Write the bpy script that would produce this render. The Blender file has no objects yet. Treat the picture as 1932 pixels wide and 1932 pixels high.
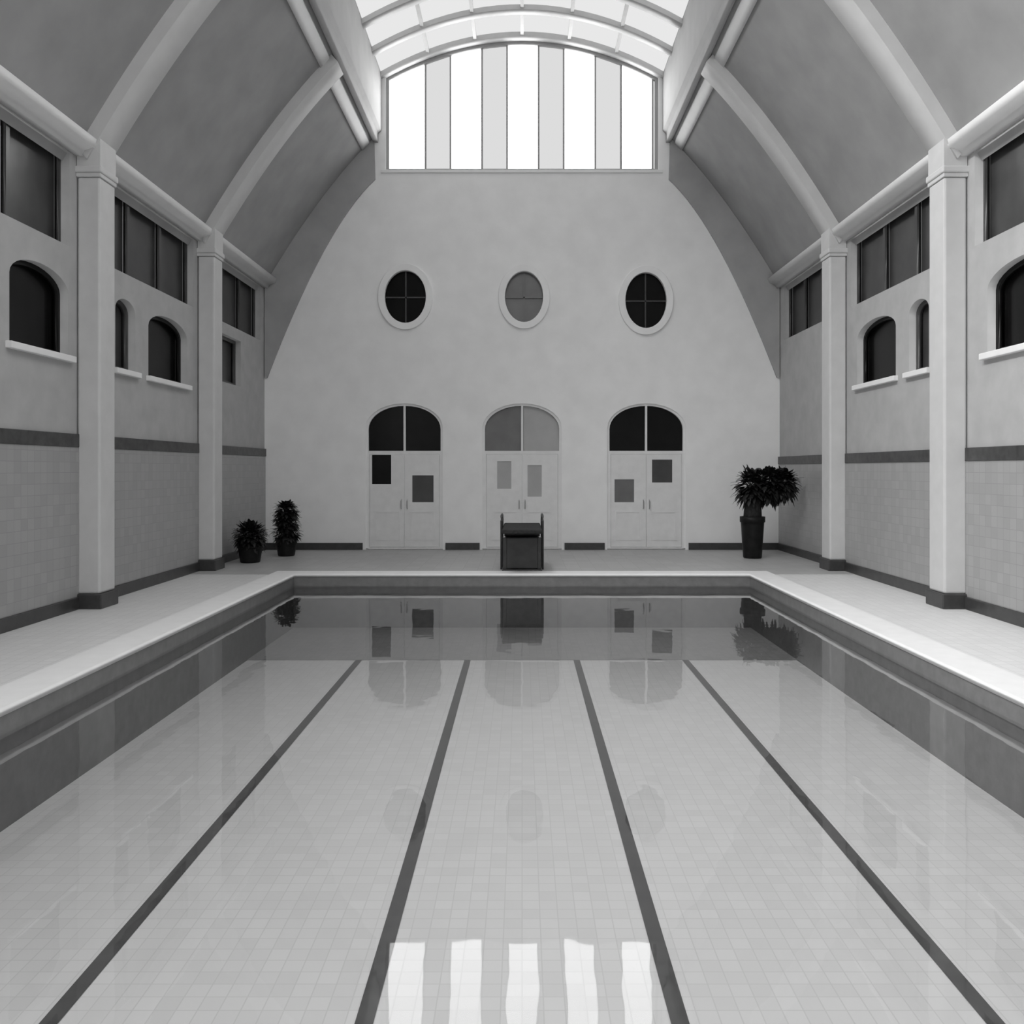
import bpy, bmesh, math, random
from mathutils import Vector, Matrix
random.seed(7)
S = bpy.context.scene
C = S.collection
PI = math.pi

# ---------------------------------------------------------------- materials
def mat(name, col, rough=.6, spec=.5, noise=0.0, nscale=6.0, bump=0.0, metallic=0.0):
    m = bpy.data.materials.new(name); m.use_nodes = True
    nt = m.node_tree; b = nt.nodes['Principled BSDF']
    b.inputs['Roughness'].default_value = rough
    b.inputs['Specular IOR Level'].default_value = spec
    b.inputs['Metallic'].default_value = metallic
    b.inputs['Base Color'].default_value = (col, col, col, 1)
    if noise or bump:
        tc = nt.nodes.new('ShaderNodeTexCoord')
        n = nt.nodes.new('ShaderNodeTexNoise'); n.inputs['Scale'].default_value = nscale
        n.inputs['Detail'].default_value = 5
        nt.links.new(tc.outputs['Object'], n.inputs['Vector'])
        if noise:
            r = nt.nodes.new('ShaderNodeValToRGB')
            a, c = max(0, col-noise), min(1, col+noise)
            r.color_ramp.elements[0].position = .3; r.color_ramp.elements[1].position = .7
            r.color_ramp.elements[0].color = (a, a, a, 1); r.color_ramp.elements[1].color = (c, c, c, 1)
            nt.links.new(n.outputs['Fac'], r.inputs['Fac'])
            nt.links.new(r.outputs['Color'], b.inputs['Base Color'])
        if bump:
            bp = nt.nodes.new('ShaderNodeBump'); bp.inputs['Strength'].default_value = bump
            bp.inputs['Distance'].default_value = .02
            nt.links.new(n.outputs['Fac'], bp.inputs['Height'])
            nt.links.new(bp.outputs['Normal'], b.inputs['Normal'])
    return m

def tile(name, col, joint, tw, th, axes, rough=.3, mortar=.006, var=.03):
    """tiled surface: axes picks which two object axes carry the tile grid"""
    m = bpy.data.materials.new(name); m.use_nodes = True
    nt = m.node_tree; b = nt.nodes['Principled BSDF']
    b.inputs['Roughness'].default_value = rough
    tc = nt.nodes.new('ShaderNodeTexCoord')
    sp = nt.nodes.new('ShaderNodeSeparateXYZ'); cb = nt.nodes.new('ShaderNodeCombineXYZ')
    nt.links.new(tc.outputs['Object'], sp.inputs[0])
    nt.links.new(sp.outputs[axes[0]], cb.inputs[0]); nt.links.new(sp.outputs[axes[1]], cb.inputs[1])
    br = nt.nodes.new('ShaderNodeTexBrick'); br.offset = 0.0
    br.inputs['Scale'].default_value = 1.0
    br.inputs['Brick Width'].default_value = tw; br.inputs['Row Height'].default_value = th
    br.inputs['Mortar Size'].default_value = mortar
    br.inputs['Color1'].default_value = (col-var, col-var, col-var, 1)
    br.inputs['Color2'].default_value = (col+var, col+var, col+var, 1)
    br.inputs['Mortar'].default_value = (joint, joint, joint, 1)
    nt.links.new(cb.outputs[0], br.inputs['Vector'])
    nt.links.new(br.outputs['Color'], b.inputs['Base Color'])
    return m

def emit(name, col, strength):
    m = bpy.data.materials.new(name); m.use_nodes = True
    nt = m.node_tree; nt.nodes.clear()
    o = nt.nodes.new('ShaderNodeOutputMaterial'); e = nt.nodes.new('ShaderNodeEmission')
    e.inputs['Color'].default_value = (col, col, col, 1); e.inputs['Strength'].default_value = strength
    nt.links.new(e.outputs[0], o.inputs['Surface'])
    return m

def water_mat():
    m = bpy.data.materials.new('clear_pool_water'); m.use_nodes = True
    nt = m.node_tree; nt.nodes.clear()
    o = nt.nodes.new('ShaderNodeOutputMaterial')
    mx = nt.nodes.new('ShaderNodeMixShader'); fr = nt.nodes.new('ShaderNodeFresnel')
    tr = nt.nodes.new('ShaderNodeBsdfTransparent'); gl = nt.nodes.new('ShaderNodeBsdfGlossy')
    fr.inputs['IOR'].default_value = 1.33
    tr.inputs['Color'].default_value = (.93, .93, .93, 1)
    gl.inputs['Color'].default_value = (1, 1, 1, 1); gl.inputs['Roughness'].default_value = .02
    tc = nt.nodes.new('ShaderNodeTexCoord'); n = nt.nodes.new('ShaderNodeTexNoise')
    n.inputs['Scale'].default_value = 1.6; n.inputs['Detail'].default_value = 2
    bp = nt.nodes.new('ShaderNodeBump'); bp.inputs['Strength'].default_value = .05
    bp.inputs['Distance'].default_value = .05
    nt.links.new(tc.outputs['Object'], n.inputs['Vector'])
    nt.links.new(n.outputs['Fac'], bp.inputs['Height'])
    nt.links.new(bp.outputs['Normal'], gl.inputs['Normal'])
    nt.links.new(fr.outputs[0], mx.inputs[0]); nt.links.new(tr.outputs[0], mx.inputs[1])
    nt.links.new(gl.outputs[0], mx.inputs[2]); nt.links.new(mx.outputs[0], o.inputs['Surface'])
    return m

LIGHT = 1.0
M = dict(
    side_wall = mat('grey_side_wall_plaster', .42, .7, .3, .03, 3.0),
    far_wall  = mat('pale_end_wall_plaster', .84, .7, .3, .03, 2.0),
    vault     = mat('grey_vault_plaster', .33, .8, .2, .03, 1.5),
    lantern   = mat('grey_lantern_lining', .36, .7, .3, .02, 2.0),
    rib       = mat('pale_rib_concrete', .58, .7, .3, .02, 3.0),
    column    = mat('pale_column_render', .58, .6, .3, .02, 4.0),
    cornice   = mat('white_cornice_plaster', .80, .6, .3, .02, 4.0),
    deck      = tile('pale_deck_tiles', .66, .54, .15, .15, (0, 1), .45, .004, .02),
    dado      = tile('grey_dado_tiles', .34, .28, .15, .15, (1, 2), .35, .004, .02),
    coping    = mat('white_coping_stone', .74, .5, .4, .02, 5.0),
    dark      = mat('dark_skirting_tile', .045, .35, .5, .01, 8.0),
    band      = mat('dark_tile_band', .05, .35, .5, .02, 8.0),
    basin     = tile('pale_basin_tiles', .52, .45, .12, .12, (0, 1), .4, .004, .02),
    water_tile= mat('grey_waterline_tiles', .17, .35, .5, .02, 8.0),
    deck_shade  = tile('shaded_deck_paving', .40, .34, .3, .3, (0, 1), .5, .006, .02),
    floor_shade = tile('shaded_basin_tiles', .22, .17, .12, .12, (0, 1), .45, .004, .02),
    corner_shade  = mat('shaded_corner_plaster', .38, .8, .2, .03, 2.0),
    basin_wall= mat('dark_basin_tiles', .11, .4, .4, .02, 8.0),
    lane      = mat('dark_lane_tiles', .05, .5, .4, .01, 9.0),
    glass     = mat('black_window_glass', .006, .2, .12, .002, 2.0),
    glass_mid = mat('grey_clerestory_glass', .05, .3, .4, .012, 2.0),
    glass_pale= mat('pale_grey_glass', .13, .3, .5, .02, 2.0),
    glass_lighter= mat('lighter_grey_glass', .38, .35, .5, .03, 2.0),  # lighter grey than the other panes, for the middle door
    frame     = mat('grey_painted_frame', .42, .5, .4, .02, 6.0),
    leaf_door = mat('pale_painted_door', .74, .5, .4, .03, 5.0),
    mullion   = mat('grey_steel_glazing_bar', .55, .5, .4, .02, 6.0),
    pane_hi   = emit('daylit_clear_pane', .95, 6.0),
    pane_lo   = emit('daylit_frosted_pane', .95, .76),
    roof_pane = emit('daylit_roof_pane', .95, .85),
    roof_near = emit('bright_roof_pane', .95, 3.4),
    side_fill  = emit('side_fill_pane', .95, 10.0),
    metal     = mat('dark_painted_steel', .04, .35, .5, .01, 6.0, 0, .2),
    chrome    = mat('dull_chrome', .45, .3, .5, 0, 5.0, 0, .8),
    board     = mat('dark_matting', .03, .8, .2, .01, 20.0, .3),
    pot       = mat('black_glazed_pot', .012, .4, .15, .005, 6.0),
    soil      = mat('dark_soil', .02, .9, .1, .008, 30.0, .5),
    leafm     = mat('dark_leaf', .009, .5, .4, .008, 10.0),
    stem      = mat('dark_bark', .03, .8, .2, .01, 20.0, .5),
    water     = water_mat(),
)

# ---------------------------------------------------------------- helpers
def link(name, me, m=None, parent=None):
    o = bpy.data.objects.new(name, me); C.objects.link(o)
    if m is not None:
        me.materials.clear(); me.materials.append(m)
    if parent is not None: o.parent = parent
    return o

def obj(name, bm, m, parent=None, smooth=False):
    bmesh.ops.recalc_face_normals(bm, faces=bm.faces)
    me = bpy.data.meshes.new(name); bm.to_mesh(me); bm.free()
    if smooth:
        for p in me.polygons: p.use_smooth = True
    return link(name, me, m, parent)

def box(bm, x0, x1, y0, y1, z0, z1, bev=0.0):
    r = bmesh.ops.create_cube(bm, size=1, matrix=Matrix.Translation(((x0+x1)/2, (y0+y1)/2, (z0+z1)/2)) @
                              Matrix.Diagonal((abs(x1-x0), abs(y1-y0), abs(z1-z0), 1)))
    if bev:
        es = list({e for v in r['verts'] for e in v.link_edges})
        bmesh.ops.bevel(bm, geom=es, offset=bev, segments=2, affect='EDGES', profile=.5)

def boxo(name, m, parent, *a, bev=0.0):
    bm = bmesh.new(); box(bm, *a, bev=bev); return obj(name, bm, m, parent)

def tube(bm, pts, r, n=10):
    prev = None
    for i, p in enumerate(pts):
        p = Vector(p)
        a = Vector(pts[max(0, i-1)]); b = Vector(pts[min(len(pts)-1, i+1)])
        d = (b-a).normalized(); up = Vector((0, 0, 1)) if abs(d.z) < .9 else Vector((1, 0, 0))
        u = d.cross(up).normalized(); v = d.cross(u)
        rr = r[i] if isinstance(r, (list, tuple)) else r
        ring = [bm.verts.new(p + (u*math.cos(2*PI*k/n) + v*math.sin(2*PI*k/n))*rr) for k in range(n)]
        if prev:
            for k in range(n): bm.faces.new((prev[k], prev[(k+1) % n], ring[(k+1) % n], ring[k]))
        else: bm.faces.new(ring)
        prev = ring
    bm.faces.new(prev)

def lathe(bm, prof, n=28, loc=(0, 0, 0)):
    prev = None
    for r, z in prof:
        ring = [bm.verts.new((loc[0]+r*math.cos(2*PI*k/n), loc[1]+r*math.sin(2*PI*k/n), loc[2]+z)) for k in range(n)]
        if prev:
            for k in range(n): bm.faces.new((prev[k], prev[(k+1) % n], ring[(k+1) % n], ring[k]))
        else: bm.faces.new(ring)
        prev = ring
    bm.faces.new(prev)

def plate(name, loops, th, frame, m, parent=None, bevel=0.0):
    """a slab cut from 2D loops (first = outline, others = holes); frame maps (u,v,w) to the room"""
    cu = bpy.data.curves.new(name+'_curve', 'CURVE'); cu.dimensions = '2D'; cu.fill_mode = 'BOTH'
    cu.extrude = th/2
    if bevel: cu.bevel_depth = bevel; cu.bevel_resolution = 1
    for lp in loops:
        sp = cu.splines.new('POLY'); sp.points.add(len(lp)-1); sp.use_cyclic_u = True
        for i, (u, v) in enumerate(lp): sp.points[i].co = (u, v, 0, 1)
    t = bpy.data.objects.new('t', cu); C.objects.link(t)
    bpy.context.view_layer.update()
    me = bpy.data.meshes.new_from_object(t.evaluated_get(bpy.context.evaluated_depsgraph_get()))
    bpy.data.objects.remove(t); bpy.data.curves.remove(cu)
    me.name = name
    for v in me.vertices: v.co = frame(*v.co)
    bm = bmesh.new(); bm.from_mesh(me)
    bmesh.ops.remove_doubles(bm, verts=bm.verts, dist=1e-5)
    bmesh.ops.recalc_face_normals(bm, faces=bm.faces); bm.to_mesh(me); bm.free()
    return link(name, me, m, parent)

def tag(o, label, cat, group=None, kind=None):
    o['label'] = label; o['category'] = cat
    if group: o['group'] = group
    if kind: o['kind'] = kind
    return o
def struct(o): o['kind'] = 'structure'; return o
def empty(name, loc=(0, 0, 0), rz=0):
    o = bpy.data.objects.new(name, None); C.objects.link(o); o.location = loc; o.rotation_euler = (0, 0, rz)
    o.empty_display_size = .2
    return o
def rect(u0, u1, v0, v1): return [(u0, v0), (u1, v0), (u1, v1), (u0, v1)]
def circ(u, v, ru, rv, n=40): return [(u+ru*math.cos(2*PI*k/n), v+rv*math.sin(2*PI*k/n)) for k in range(n)]
def arch(u0, u1, v0, v1, rise, n=14):
    """rectangle with a rounded head: straight to v1-rise, then an ellipse to v1"""
    c, r = (u0+u1)/2, (u1-u0)/2
    return [(u0, v0), (u1, v0)] + [(c+r*math.cos(PI*k/n), v1-rise+rise*math.sin(PI*k/n)) for k in range(n+1)]

# ---------------------------------------------------------------- the room
YN, YF = -9.0, 21.4            # near and far ends
XW = 6.5                       # side wall face
ZC = 6.6                       # cornice height
RISE = 5.6
XO, XL = 3.75, 3.55            # skylight opening, lantern lining
def zv(x): return ZC + RISE*(1-(abs(x)/XW)**2)
ZL0, ZL1 = 11.95, 12.95        # lantern spring and crown
def zl(x): return ZL0 + (ZL1-ZL0)*(1-(x/XL)**2)
PX, PY0, PY1 = 4.31, -3.0, 16.0
WZ = -.2

floor = struct(plate('floor', [rect(-6.9, 6.9, YN-.2, YF+.3), rect(-PX-.1, PX+.1, PY0-.1, PY1+.1)], .2,
                     lambda u, v, w: (u, v, w-.14), M['deck']))
struct(boxo('trim_50', M['deck_shade'], None, -XW, XW, PY1+.42, YF, -.05, -.034))  # light falloff at the far deck, put into a darker paving colour

# side walls with window openings
CY = [3.4, 8.0, 12.6, 17.2]    # pier centres
BAY = 4.6
BZ = {-1: 2.32, 1: 2.12}
def side_frame(s): return lambda u, v, w: (s*(XW+.2+w), u, v)
def MAIN(s, y): return (2.75, 4.15) if (s < 0 and y < 9) else (2.15, 3.85)
def SIDE(s, y): return (1.5, 2.3) if (s < 0 and y < 9) else (.95, 1.65)      # lights of the lower windows
UP = (.42, 4.18)
ZM = (3.62, 4.78); ZU = (5.20, 6.54)
bays = [y for y in (-5.8, -1.2, 3.4, 8.0, 12.6, 17.2)]
for s, side in ((-1, 'left'), (1, 'right')):
    holes = []
    for y in bays:
        if s < 0 and y < 3:
            holes.append(rect(y+.5, y+4.1, 2.7, 6.3)); continue
        up1 = min(y+UP[1], YF-.35)
        holes.append(rect(y+UP[0], up1, *ZU))
        if y < 17:
            holes.append(arch(y+MAIN(s, y)[0], y+MAIN(s, y)[1], ZM[0], ZM[1], .28))
            holes.append(arch(y+SIDE(s, y)[0], y+SIDE(s, y)[1], ZM[0], ZM[1], .2))
        elif s < 0:
            holes.append(rect(y+.7, y+2.4, 3.9, 4.95))
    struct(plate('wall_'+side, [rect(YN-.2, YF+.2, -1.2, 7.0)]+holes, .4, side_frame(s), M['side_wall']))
    # tiled dado, its dark band and the base
    struct(boxo('trim_1' if s < 0 else 'trim_2', M['dado'], None, s*(XW-.03), s*XW, YN, YF, .14, BZ[s], bev=.004))
    struct(boxo('trim_3' if s < 0 else 'trim_4', M['band'], None, s*(XW-.045), s*XW, YN, YF, BZ[s], BZ[s]+.19, bev=.006))
    struct(boxo('baseboard_'+side, M['dark'], None, s*(XW-.06), s*XW, YN, YF, -.04, .14, bev=.008))
    # cornice with a projecting ledge
    prof = [(XW, 6.56), (XW-.10, 6.56), (XW-.14, 6.63), (XW-.28, 6.68), (XW-.32, 6.79), (XW, 6.83)]
    struct(plate('trim_5' if s < 0 else 'trim_6', [[(s*a, b) for a, b in prof]], YF-YN, lambda u, v, w: (u, (YN+YF)/2+w, v), M['cornice']))

# windows of the side walls
wn = [10]
def side_window(s, y, which):
    wn[0] += 1
    xf = s*(XW+.16)
    root = struct(empty('window_%d' % wn[0], (s*(XW+.2), y+2.3, ZM[0])))
    inv = Matrix.Translation(-Vector(root.location))
    def fix(o): o.data.transform(inv); return o
    fr = lambda u, v, w: (xf+w, u, v)
    g = lambda u, v, w: (s*(XW+.22)+w, u, v)
    if which == 'upper':
        a, b = y+UP[0], min(y+UP[1], YF-.35)
        n = 3
        cells = [rect(a+(b-a)*k/n+.04, a+(b-a)*(k+1)/n-.04, ZU[0]+.05, ZU[1]-.05) for k in range(n)]
        fix(plate('frame', [rect(a, b, *ZU)]+cells, .07, fr, M['glass_mid'], root))
        for k in range(n):
            fix(plate('pane', [rect(a+(b-a)*k/n+.02, a+(b-a)*(k+1)/n-.02, ZU[0]+.02, ZU[1]-.02)], .012, g, M['glass_mid'], root))
    else:
        for (u0, u1), gm, nm in ((MAIN(s, y), 'glass', 'wide'), (SIDE(s, y), 'glass_mid', 'narrow')):
            o, r = arch(y+u0, y+u1, *ZM, .28 if nm == 'wide' else .2), None
            inn = arch(y+u0+.06, y+u1-.06, ZM[0]+.06, ZM[1]-.06, .24 if nm == 'wide' else .17)
            f = fix(plate('frame', [o, inn], .08, fr, M['glass'] if nm == 'wide' else M['glass_mid'], root))
            fix(plate('pane', [arch(y+u0+.03, y+u1-.03, ZM[0]+.03, ZM[1]-.03, .26 if nm == 'wide' else .18)], .012, g, M[gm], root))
            fix(boxo('sill', M['cornice'], root, s*(XW-.08), s*(XW+.1), y+u0-.08, y+u1+.08, ZM[0]-.09, ZM[0], bev=.01))
def fill_window(s, y):  # added glowing window out of view, brightens the hall from the left
    wn[0] += 1
    root = struct(empty('window_%d' % wn[0], (s*(XW+.2), y+2.3, 2.7)))
    inv = Matrix.Translation(-Vector(root.location))
    cells = [rect(y+.55+.9*k, y+1.35+.9*k, 2.76+1.2*j, 3.84+1.2*j) for k in range(4) for j in range(3)]
    plate('frame', [rect(y+.5, y+4.1, 2.7, 6.3)]+cells, .08, lambda u, v, w: (s*(XW+.16)+w, u, v), M['frame'], root).data.transform(inv)
    plate('pane', [rect(y+.5, y+4.1, 2.7, 6.3)], .012, lambda u, v, w: (s*(XW+.22)+w, u, v), M['side_fill'], root).data.transform(inv)  # glowing pane of the added window
for s in (-1, 1):
    for y in bays:
        if s < 0 and y < 3:
            fill_window(s, y); continue
        side_window(s, y, 'upper')
        if y < 17: side_window(s, y, 'lower')
    if s < 0:
        wn[0] += 1
        root = struct(empty('window_%d' % wn[0], (s*(XW+.2), 18.75, 3.9)))
        inv = Matrix.Translation(-Vector(root.location))
        for nm, lp, th, dx in (('frame', [rect(17.9, 19.6, 3.9, 4.95), rect(17.97, 19.53, 3.97, 4.88)], .08, .16),
                               ('pane', [rect(17.93, 19.57, 3.93, 4.92)], .012, .22)):
            o = plate(nm, lp, th, (lambda d: lambda u, v, w: (s*(XW+d)+w, u, v))(dx), M['glass_mid'], root)
            o.data.transform(inv)

# end walls
DOORS = [(-3.95, -2.0, 3.66), (-1.0, 1.0, 3.66), (2.15, 4.13, 3.66)]
OCU = [(-2.94, 6.34, .58, .72), (.05, 6.34, .54, .70), (3.12, 6.25, .58, .76)]
WB = 9.55
LUN = [(-XL+.1, WB), (XL-.1, WB)] + [((XL-.1)*(1-2*k/24), zl((XL-.1)*(1-2*k/24))-.08) for k in range(25)]
ff = lambda u, v, w: (u, YF+.2+w, v)
far_holes = [LUN] + [circ(*o) for o in OCU] + [arch(a, b, -.05, t, .62) for a, b, t in DOORS]
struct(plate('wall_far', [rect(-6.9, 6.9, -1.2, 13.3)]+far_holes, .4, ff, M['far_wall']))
struct(boxo('wall_near', M['far_wall'], None, -6.9, 6.9, YN-.3, YN-.1, -1.2, 13.3))
segs = [(-XW, -4.02), (-1.93, -1.07), (1.07, 2.08), (4.2, XW)]
bm = bmesh.new()
for a, b in segs: box(bm, a, b, YF-.05, YF, -.034, .14)
struct(obj('baseboard_far', bm, M['dark']))

# lunette over the end wall
def lun_clip(x0, x1, n=6):
    return [(x0, WB), (x1, WB)] + [(x1+(x0-x1)*k/n, zl(x1+(x0-x1)*k/n)-.08) for k in range(n+1)]
w1 = struct(empty('window_1', (0, YF+.2, WB)))
def atw1(o): o.data.transform(Matrix.Translation((0, -(YF+.2), -WB))); return o
hw = XL-.1
centres = [-2.86, -1.42, .02, 1.46, 2.92]
edges = [-hw]
for c in centres: edges += [c-.40, c+.40]
edges[1] = -hw; edges = [-hw] + [e for e in edges if -hw < e < hw] + [hw]
edges = sorted(set(round(e, 3) for e in edges))
for i in range(len(edges)-1):
    a, b = edges[i], edges[i+1]
    mid = (a+b)/2
    hi = any(abs(mid-c) < .36 for c in centres)
    atw1(plate('pane', [lun_clip(a+.01, b-.01)], .015, lambda u, v, w: (u, YF+.26+w, v), M['pane_hi' if hi else 'pane_lo'], w1))
outer = LUN
inner = [(-hw+.07, WB+.07), (hw-.07, WB+.07)] + [((hw-.07)*(1-2*k/24), zl((hw-.07)*(1-2*k/24))-.16) for k in range(25)]
atw1(plate('frame', [outer, inner], .12, lambda u, v, w: (u, YF+.18+w, v), M['lantern'], w1))
for e in edges[1:-1]:
    atw1(boxo('mullion', M['lantern'], w1, e-.022, e+.022, YF+.17, YF+.23, WB+.04, zl(e)-.14))
atw1(boxo('sill', M['cornice'], w1, -hw-.1, hw+.1, YF-.04, YF+.1, WB-.08, WB, bev=.01))

# crescents that paint the shade of the end wall's upper corners in darker colour
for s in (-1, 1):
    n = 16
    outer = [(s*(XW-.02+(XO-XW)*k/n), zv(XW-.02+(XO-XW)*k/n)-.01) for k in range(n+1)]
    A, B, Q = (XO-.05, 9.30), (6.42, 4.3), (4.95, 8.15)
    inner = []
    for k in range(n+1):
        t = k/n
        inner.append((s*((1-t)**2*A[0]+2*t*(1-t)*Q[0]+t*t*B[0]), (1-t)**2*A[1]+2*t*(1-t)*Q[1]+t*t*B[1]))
    struct(plate('trim_51' if s < 0 else 'trim_52', [outer+inner+[(s*(XW-.02), 4.3)]], .06, lambda u, v, w: (u, YF-.03+w, v), M['corner_shade']))

# round windows
for i, (u, v, ru, rv) in enumerate(OCU):
    r = struct(empty('window_%d' % (i+2), (u, YF+.1, v)))
    inv = Matrix.Translation((-u, -(YF+.1), -v))
    plate('frame', [circ(u, v, ru+.10, rv+.10), circ(u, v, ru-.05, rv-.05)], .12, lambda a, b, w: (a, YF-.01+w, b), M['far_wall'], r, .01).data.transform(inv)
    plate('pane', [circ(u, v, ru-.02, rv-.02)], .012, lambda a, b, w: (a, YF+.1+w, b), M['glass_pale' if i == 1 else 'glass'], r).data.transform(inv)
    boxo('glazing_bar', M['glass_pale' if i == 1 else 'metal'], r, u-.018, u+.018, YF+.05, YF+.09, v-rv+.04, v+rv-.04).data.transform(inv)
    boxo('glazing_bar', M['glass_pale' if i == 1 else 'metal'], r, u-ru+.04, u+ru-.04, YF+.05, YF+.09, v-.018, v+.018).data.transform(inv)

# arched doorways
def doorway(i, a, b, top, fan, outer_pane, inner_pane, flip):
    c = (a+b)/2
    r = struct(empty('door_%d' % (i+1), (c, YF+.1, 0)))
    inv = Matrix.Translation((-c, -(YF+.1), 0))
    def fx(o): o.data.transform(inv); return o
    fr = lambda u, v, w: (u, YF+.12+w, v)
    g = lambda u, v, w: (u, YF+.16+w, v)
    T = 2.40
    def half(g, e):
        rr = (b-a)/2-e; tt = top-e; rs = .62-e*.5; n = 10
        L = [(c-g-(rr-g)*math.sin(PI/2*k/n), tt-rs+rs*math.cos(PI/2*k/n)) for k in range(n+1)]
        L = [(c-g, T+e)] + L + [(c-rr, T+e)]
        return [L, [(2*c-x, z) for x, z in L]]
    fans = half(.025, .06)
    fx(plate('frame', [arch(a, b, 0, top, .62)]+fans+[rect(a+.09, b-.09, .02, T-.02)], .14, fr, M['leaf_door'], r))
    for f, gm in zip(half(.015, .04), fan):
        fx(plate('fanlight_pane', [f], .012, g, M[gm], r))
    for k, (u0, u1) in enumerate(((a+.10, c-.005), (c+.005, b-.10))):
        is_outer = (k == 0) != flip
        z0, z1, w0, w1_, gm = outer_pane if is_outer else inner_pane
        hole = rect(u0+(u1-u0)*w0, u0+(u1-u0)*w1_, z0, z1)
        lf = fx(plate('door_leaf', [rect(u0, u1, .03, T-.03), hole], .05, lambda u, v, w: (u, YF+.07+w, v), M['leaf_door'], r))
        hu = [p[0] for p in hole]
        fx(plate('door_pane', [rect(min(hu)-.01, max(hu)+.01, z0-.01, z1+.01)], .01, lambda u, v, w: (u, YF+.075+w, v), M[gm], lf))
        fx(plate('kick_panel', [rect(u0+.12, u1-.12, .2, .95), rect(u0+.17, u1-.17, .25, .90)], .012, lambda u, v, w: (u, YF+.04+w, v), M['leaf_door'], lf))
        bm = bmesh.new(); hx = u1-.07 if k == 0 else u0+.07
        tube(bm, [(hx, YF+.05, 1.0), (hx, YF-.02, 1.02), (hx, YF-.02, 1.2), (hx, YF+.05, 1.22)], .012, 8)
        fx(obj('door_handle', bm, M['chrome'], lf))
doorway(0, *DOORS[0], ('glass', 'glass'), (1.62, 2.36, .06, .62, 'glass'), (1.16, 1.84, .22, .84, 'glass_mid'), False)
doorway(1, *DOORS[1], ('glass_pale', 'glass_lighter'), (1.5, 2.2, .3, .7, 'glass_lighter'), (1.3, 2.1, .15, .55, 'glass_lighter'), False)
doorway(2, *DOORS[2], ('glass', 'glass'), (1.66, 2.24, .16, .74, 'glass_mid'), (1.16, 1.74, .10, .66, 'glass_pale'), True)

# vault, lantern lining
bm = bmesh.new()
def strip(bm, pts, y0, y1):
    A = [bm.verts.new((x, y0, z)) for x, z in pts]; B = [bm.verts.new((x, y1, z)) for x, z in pts]
    for i in range(len(pts)-1): bm.faces.new((A[i], A[i+1], B[i+1], B[i]))
for s in (-1, 1):
    xs = [XW+.1 + (XO-XW-.1)*k/20 for k in range(21)]
    lo = [(s*x, zv(x)) for x in xs]; hi = [(s*(x+.1), zv(x)+.16) for x in xs]
    loop = lo + hi[::-1]
    strip(bm, loop+[loop[0]], YN-.1, YF+.05)
vault = struct(obj('ceiling', bm, M['vault']))
for s in (-1, 1):
    prof = [(s*XO, zv(XO)-.10), (s*(XO-.12), zv(XO)-.10), (s*(XO-.12), zv(XO)+.12), (s*XL, zv(XO)+.2), (s*XL, ZL0), (s*(XL+.25), ZL0), (s*(XL+.25), zv(XO)+.1)]
    struct(plate('trim_7' if s < 0 else 'trim_8', [prof], YF-YN+.1, lambda u, v, w: (u, (YN+YF)/2+w, v), M['lantern']))
# broad inner margin strip along the opening
for s in (-1, 1):
    pts = [(s*x, zv(x)-.05) for x in (4.02, 3.93, 3.84)]; pts += [(s*x, zv(x)+.02) for x in (3.84, 3.93, 4.02)]
    struct(plate('trim_9' if s < 0 else 'trim_10', [pts], YF-YN, lambda u, v, w: (u, (YN+YF)/2+w, v), M['cornice']))

# transverse ribs
def rib(n, y, w, d):
    xs = [XW-.02 + (XO+.1-XW)*k/18 for k in range(19)]
    for s in (-1, 1):
        pts = [(s*x, zv(x)+.05) for x in xs] + [(s*(x-d*.75), zv(x)-d*.6) for x in xs[::-1]]
        struct(plate('trim_%d' % n, [pts], w, lambda u, v, k: (u, y+k, v), M['rib'])); n += 1
for i, y in enumerate(CY[1:]): rib(11+2*i, y, .55, .2)

# roof glazing of the lantern
w5 = struct(empty('window_5', (0, 6.2, ZL0)))
inv = Matrix.Translation((0, -6.2, -ZL0))
NL = 6
ys = [YF-.02-1.25*k for k in range(25)]
for rng, nm in ((range(0, 8), 'roof_pane'), (range(8, 24), 'roof_near')):
    bm = bmesh.new()
    for k in rng:
        n = 24
        strip(bm, [(-XL+2*XL*j/n, zl(-XL+2*XL*j/n)+.03) for j in range(n+1)], ys[k+1], ys[k])
    o = obj('roof_pane', bm, M[nm], w5); o.data.transform(inv)
for k in range(24):
    y = ys[k]
    pts = [(x, zl(x)-.10) for x in [-XL+2*XL*j/24 for j in range(25)]]
    pts += [(x, zl(x)+.02) for x in [XL-2*XL*j/24 for j in range(25)]]
    o = plate('glazing_rib', [pts], 0.24, (lambda yy: lambda u, v, w: (u, yy+w, v))(y), M['mullion'], w5); o.data.transform(inv)
for j in range(1, NL):
    x = -XL+2*XL*j/NL
    o = boxo('glazing_bar', M['mullion'], w5, x-.04, x+.04, ys[-1], ys[0], zl(x)-.07, zl(x)+.01); o.data.transform(inv)

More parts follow.
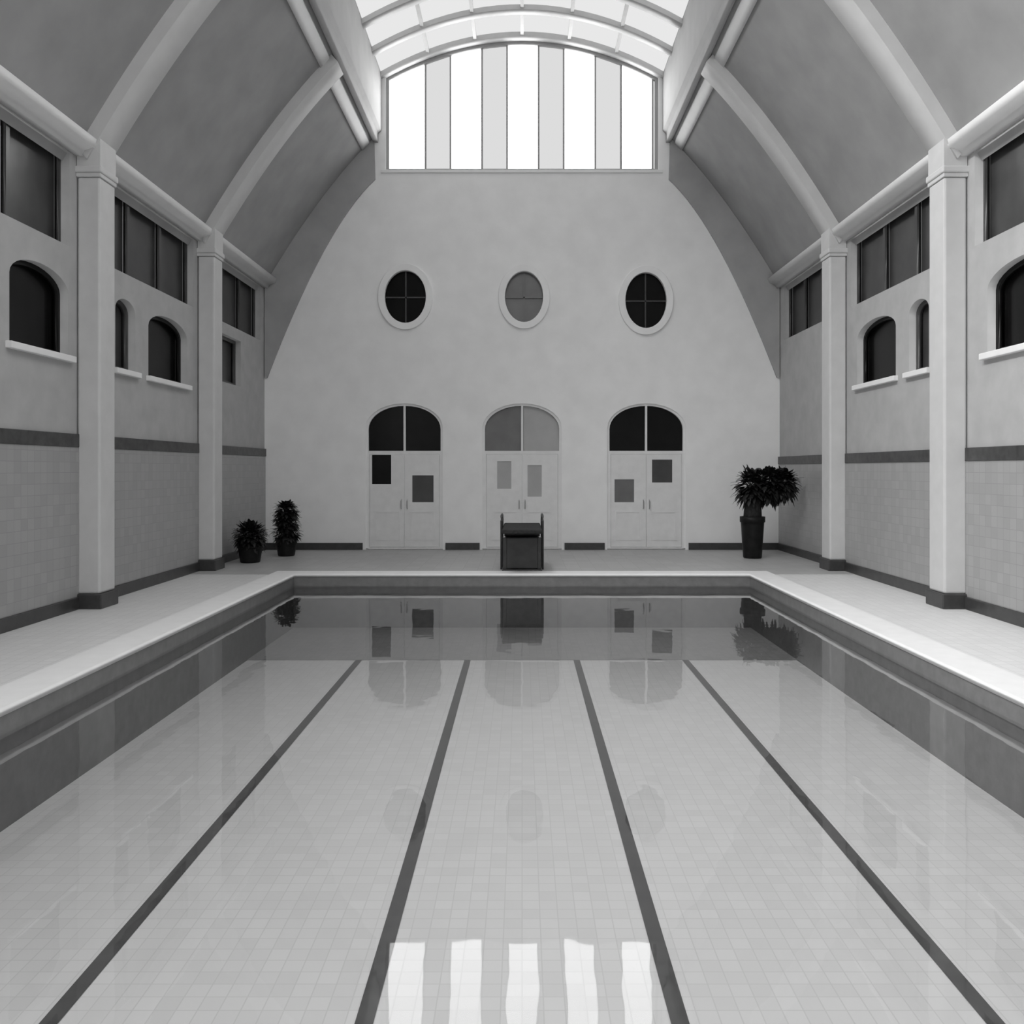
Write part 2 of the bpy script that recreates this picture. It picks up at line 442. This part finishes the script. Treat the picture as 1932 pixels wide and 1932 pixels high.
# ---------------------------------------------------------------- piers
def pier(s, y, label):
    r = empty('wall_pier', (s*6.32, y, -.04))
    tag(r, label, 'column', 'piers along the side walls')
    boxo('plinth', M['dark'], r, -.2, .2, -.27, .27, 0, .22, bev=.015)
    boxo('shaft', M['column'], r, -.165, .165, -.235, .235, .22, 6.30, bev=.03)
    bm = bmesh.new(); box(bm, -.18, .18, -.25, .25, 6.30, 6.36, .01); box(bm, -.2, .2, -.27, .27, 6.36, 6.46, .02)
    box(bm, -.17, .17, -.24, .24, 6.46, 6.9)
    obj('capital', bm, M['column'], r)
pier(-1, 12.6, 'tall pale square pier on the left wall, the one nearer the camera')
pier(-1, 17.2, 'slim pale square pier on the left wall, further back near the potted shrubs')
pier(1, 12.6, 'tall pale square pier on the right wall, the one nearer the camera')
pier(1, 17.2, 'slim pale square pier on the right wall, further back near the spreading plant')

# ---------------------------------------------------------------- pool
pool = empty('swimming_pool', (0, 6.5, 0))
tag(pool, 'long indoor swimming pool with pale floor and dark lane lines', 'swimming pool')
pinv = Matrix.Translation((0, -6.5, 0))
def pf(o): o.data.transform(pinv); return o
YS, ZS, ZD = 8.5, -1.0, -1.0
def zfl(y): return ZS if y <= YS else ZS+(ZD-ZS)*(y-YS)/(PY1-YS)
bm = bmesh.new()
ysx = [PY0, YS, PY1]
A = [bm.verts.new((-PX, y, zfl(y))) for y in ysx]; B = [bm.verts.new((PX, y, zfl(y))) for y in ysx]
for i in range(2): bm.faces.new((A[i], B[i], B[i+1], A[i+1]))
pf(obj('basin_floor', bm, M['basin'], pool))
pf(boxo('end_shade', M['floor_shade'], pool, -PX, PX, 13.3, PY1, ZS-.02, ZS+.01))  # dimmer light at the pool's far end, painted as darker tiles
bm = bmesh.new()
box(bm, -PX-.15, -PX, PY0-.15, PY1+.15, -1.05, -.02); box(bm, PX, PX+.15, PY0-.15, PY1+.15, -1.05, -.02)
box(bm, -PX, PX, PY1, PY1+.15, -1.05, -.02); box(bm, -PX, PX, PY0-.15, PY0, -1.05, -.02)
pf(obj('basin_wall', bm, M['basin_wall'], pool))
bm = bmesh.new()
for q in ((-PX-.01, -PX+.012, PY0, PY1), (PX-.012, PX+.01, PY0, PY1), (-PX, PX, PY1-.012, PY1+.01)): box(bm, *q, WZ-.03, -.03)
pf(obj('waterline_tiles', bm, M['water_tile'], pool))
pf(plate('coping', [rect(-PX-.42, PX+.42, PY0-.42, PY1+.42), rect(-PX+.02, PX-.02, PY0+.02, PY1-.02)], .07,
         lambda u, v, w: (u, v, w-.005), M['coping'], pool))
for x in (-2.56, -.855, .855, 2.56):
    bm = bmesh.new()
    for y0, y1 in ((PY0+.6, YS), (YS, 13.3)):
        v = [bm.verts.new((x+dx, y, zfl(y)+.006)) for dx, y in ((-.05, y0), (.05, y0), (.05, y1), (-.05, y1))]
        bm.faces.new(v)
    pf(obj('lane_line', bm, M['lane'], pool))
bm = bmesh.new()
bm.faces.new([bm.verts.new(p) for p in ((-PX, PY0, WZ), (PX, PY0, WZ), (PX, PY1, WZ), (-PX, PY1, WZ))])
wt = obj('pool_water', bm, M['water'])
tag(wt, 'still clear water filling the pool and mirroring the end window', 'water', kind='stuff')

# ---------------------------------------------------------------- diving board at the far edge
d = empty('diving_board', (0, 16.9, -.034))
d.scale = (1.3, 1, 1)
tag(d, 'dark low diving board standing in the middle of the far pool edge', 'diving board')
bm = bmesh.new(); box(bm, -.30, .30, -.42, .90, 0, .08, .015); box(bm, -.26, .26, -.34, .80, .08, .70, .02)
for s_ in (-1, 1): box(bm, s_*.26-.03, s_*.26+.03, -.36, -.30, .08, .70, .01)
obj('pedestal', bm, M['metal'], d)
bm = bmesh.new(); tube(bm, [(-.27, -.12, .76), (.27, -.12, .76)], .06, 16); obj('fulcrum', bm, M['metal'], d)
bm = bmesh.new(); box(bm, -.25, .25, .45, .75, .70, .82, .02); obj('anchor_block', bm, M['metal'], d)
bm = bmesh.new(); box(bm, -.29, .29, -1.05, 1.0, .82, .90, .02); obj('board', bm, M['board'], d)
for s_ in (-1, 1):
    bm = bmesh.new()
    tube(bm, [(s_*.32, .30, .0), (s_*.32, .30, .98), (s_*.32, .36, 1.06), (s_*.32, .46, 1.09), (s_*.32, .85, 1.09), (s_*.32, .95, 1.06), (s_*.32, 1.0, .98), (s_*.32, 1.0, 0)], .02, 10)
    tube(bm, [(s_*.32, .30, .6), (s_*.32, 1.0, .6)], .015, 8)
    obj('handrail', bm, M['metal'], d)
bm = bmesh.new()
for k, z in enumerate((.22, .44, .66)): box(bm, -.22, .22, 1.42-.16*k, 1.62-.16*k, z-.02, z+.02, .005)
for s_ in (-1, 1): tube(bm, [(s_*.23, 1.66, .0), (s_*.23, 1.02, .84)], .025, 8)
obj('steps', bm, M['metal'], d)

# ---------------------------------------------------------------- potted plants
def leaf(bm, base, d, L, W, droop):
    d = d.normalized(); side = d.cross(Vector((0, 0, 1)))
    if side.length < .1: side = Vector((1, 0, 0))
    side.normalize(); rows = []
    for t, w in ((0, .15), (.25, .8), (.55, 1), (.8, .6), (1, .04)):
        p = base + d*L*t + Vector((0, 0, -droop*L*t*t))
        rows.append([bm.verts.new(p-side*W*w*.5), bm.verts.new(p+Vector((0, 0, .05*W))), bm.verts.new(p+side*W*w*.5)])
    for a, b in zip(rows, rows[1:]):
        for k in range(2): bm.faces.new((a[k], a[k+1], b[k+1], b[k]))

def pot(r, rad, h):
    bm = bmesh.new()
    lathe(bm, [(rad*.72, 0), (rad*.78, .03), (rad*.95, h*.8), (rad*.97, h*.86), (rad*1.05, h*.87), (rad*1.05, h), (rad*.93, h), (rad*.90, h-.06)])
    p = obj('pot', bm, M['pot'], r, True)
    bm = bmesh.new(); lathe(bm, [(rad*.89, h-.09), (rad*.89, h-.055), (.02, h-.04)]); obj('soil', bm, M['soil'], p)

def plant(name, loc, label, rad, h, trunk, blobs, nleaf, L):
    r = empty(name, loc); tag(r, label, 'potted plant')
    pot(r, rad, h)
    bm = bmesh.new(); tops = []
    for pts, rr in trunk: tube(bm, pts, rr, 8)
    obj('stem', bm, M['stem'], r, True)
    bm = bmesh.new()
    for i in range(nleaf):
        c, e = random.choice(blobs)
        th, ph = random.uniform(0, 2*PI), math.acos(random.uniform(-1, 1))
        q = random.uniform(.35, .85)
        dv = Vector((math.sin(ph)*math.cos(th), math.sin(ph)*math.sin(th), math.cos(ph)))
        b = Vector((c[0]+dv.x*e[0]*q, c[1]+dv.y*e[1]*q, c[2]+dv.z*e[2]*q))
        leaf(bm, b, dv+Vector((0, 0, .25)), L*random.uniform(.7, 1.2), L*.45, random.uniform(.2, .7))
    obj('foliage', bm, M['leafm'], r, True)

plant('spreading_plant', (5.27, 19.4, -.034), 'tall dark potted plant with a broad flat crown in the far right corner', .27, .95,
      [([(0, 0, .8), (.01, 0, 1.15), (.08, .02, 1.6)], [.22, .20, .13]), ([(.02, 0, 1.1), (.25, 0, 1.4), (.5, .0, 1.65)], [.10, .07, .04])],
      [((.0, 0, 1.66), (.36, .34, .42)), ((.38, 0, 1.70), (.38, .34, .38)), ((.70, 0, 1.74), (.28, .3, .30))], 1500, .22)
plant('upright_shrub', (-5.53, 19.9, -.034), 'upright dark potted shrub in the far left corner, the taller of two', .25, .42,
      [([(0, 0, .3), (.0, 0, .6), (.02, 0, 1.0)], [.05, .04, .02])],
      [((0, 0, .55), (.29, .29, .28)), ((0, 0, .82), (.28, .28, .26)), ((0, 0, 1.06), (.25, .25, .22))], 1100, .16)
plant('round_shrub', (-5.93, 18.5, -.04), 'low round dark potted shrub against the left wall, the shorter of two', .27, .38,
      [([(0, 0, .28), (.0, 0, .55), (.02, 0, .7)], [.05, .04, .02])],
      [((0, 0, .60), (.34, .34, .32))], 800, .16)

# added area lamp inside the lantern, aimed to brighten the right side
li = bpy.data.lights.new('roof_fill', 'AREA'); li.shape = 'RECTANGLE'; li.size = 1.4; li.size_y = 17.0
li.energy = 720; li.spread = math.radians(110)
lo_ = bpy.data.objects.new('roof_fill', li); C.objects.link(lo_)
lo_.location = (-2.75, 5.5, 12.0)
dv = Vector((1.0, 0, -1.2)).normalized()
zx = -dv; yx = Vector((0, 1, 0)); xx = yx.cross(zx)
lo_.rotation_euler = Matrix((xx, yx, zx)).transposed().to_euler()

# ---------------------------------------------------------------- camera, world, look
cam = bpy.data.cameras.new('camera'); co = bpy.data.objects.new('camera', cam); C.objects.link(co)
co.location = (0, 0, 2.0); co.rotation_euler = (PI/2, 0, 0)
cam.sensor_width = 36; cam.sensor_height = 36; cam.lens = 1600/1932*36
cam.shift_x = -19/1932; cam.shift_y = -81/1932
S.camera = co
w = bpy.data.worlds.new('world'); S.world = w; w.use_nodes = True
w.node_tree.nodes['Background'].inputs[0].default_value = (.8, .8, .8, 1)
w.node_tree.nodes['Background'].inputs[1].default_value = .3
S.view_settings.view_transform = 'Standard'; S.view_settings.look = 'None'
S.view_settings.gamma = 1; S.view_settings.use_curve_mapping = False
S.view_settings.exposure = 0.0
S.cycles.use_denoising = True
S.cycles.max_bounces = 12; S.cycles.diffuse_bounces = 8
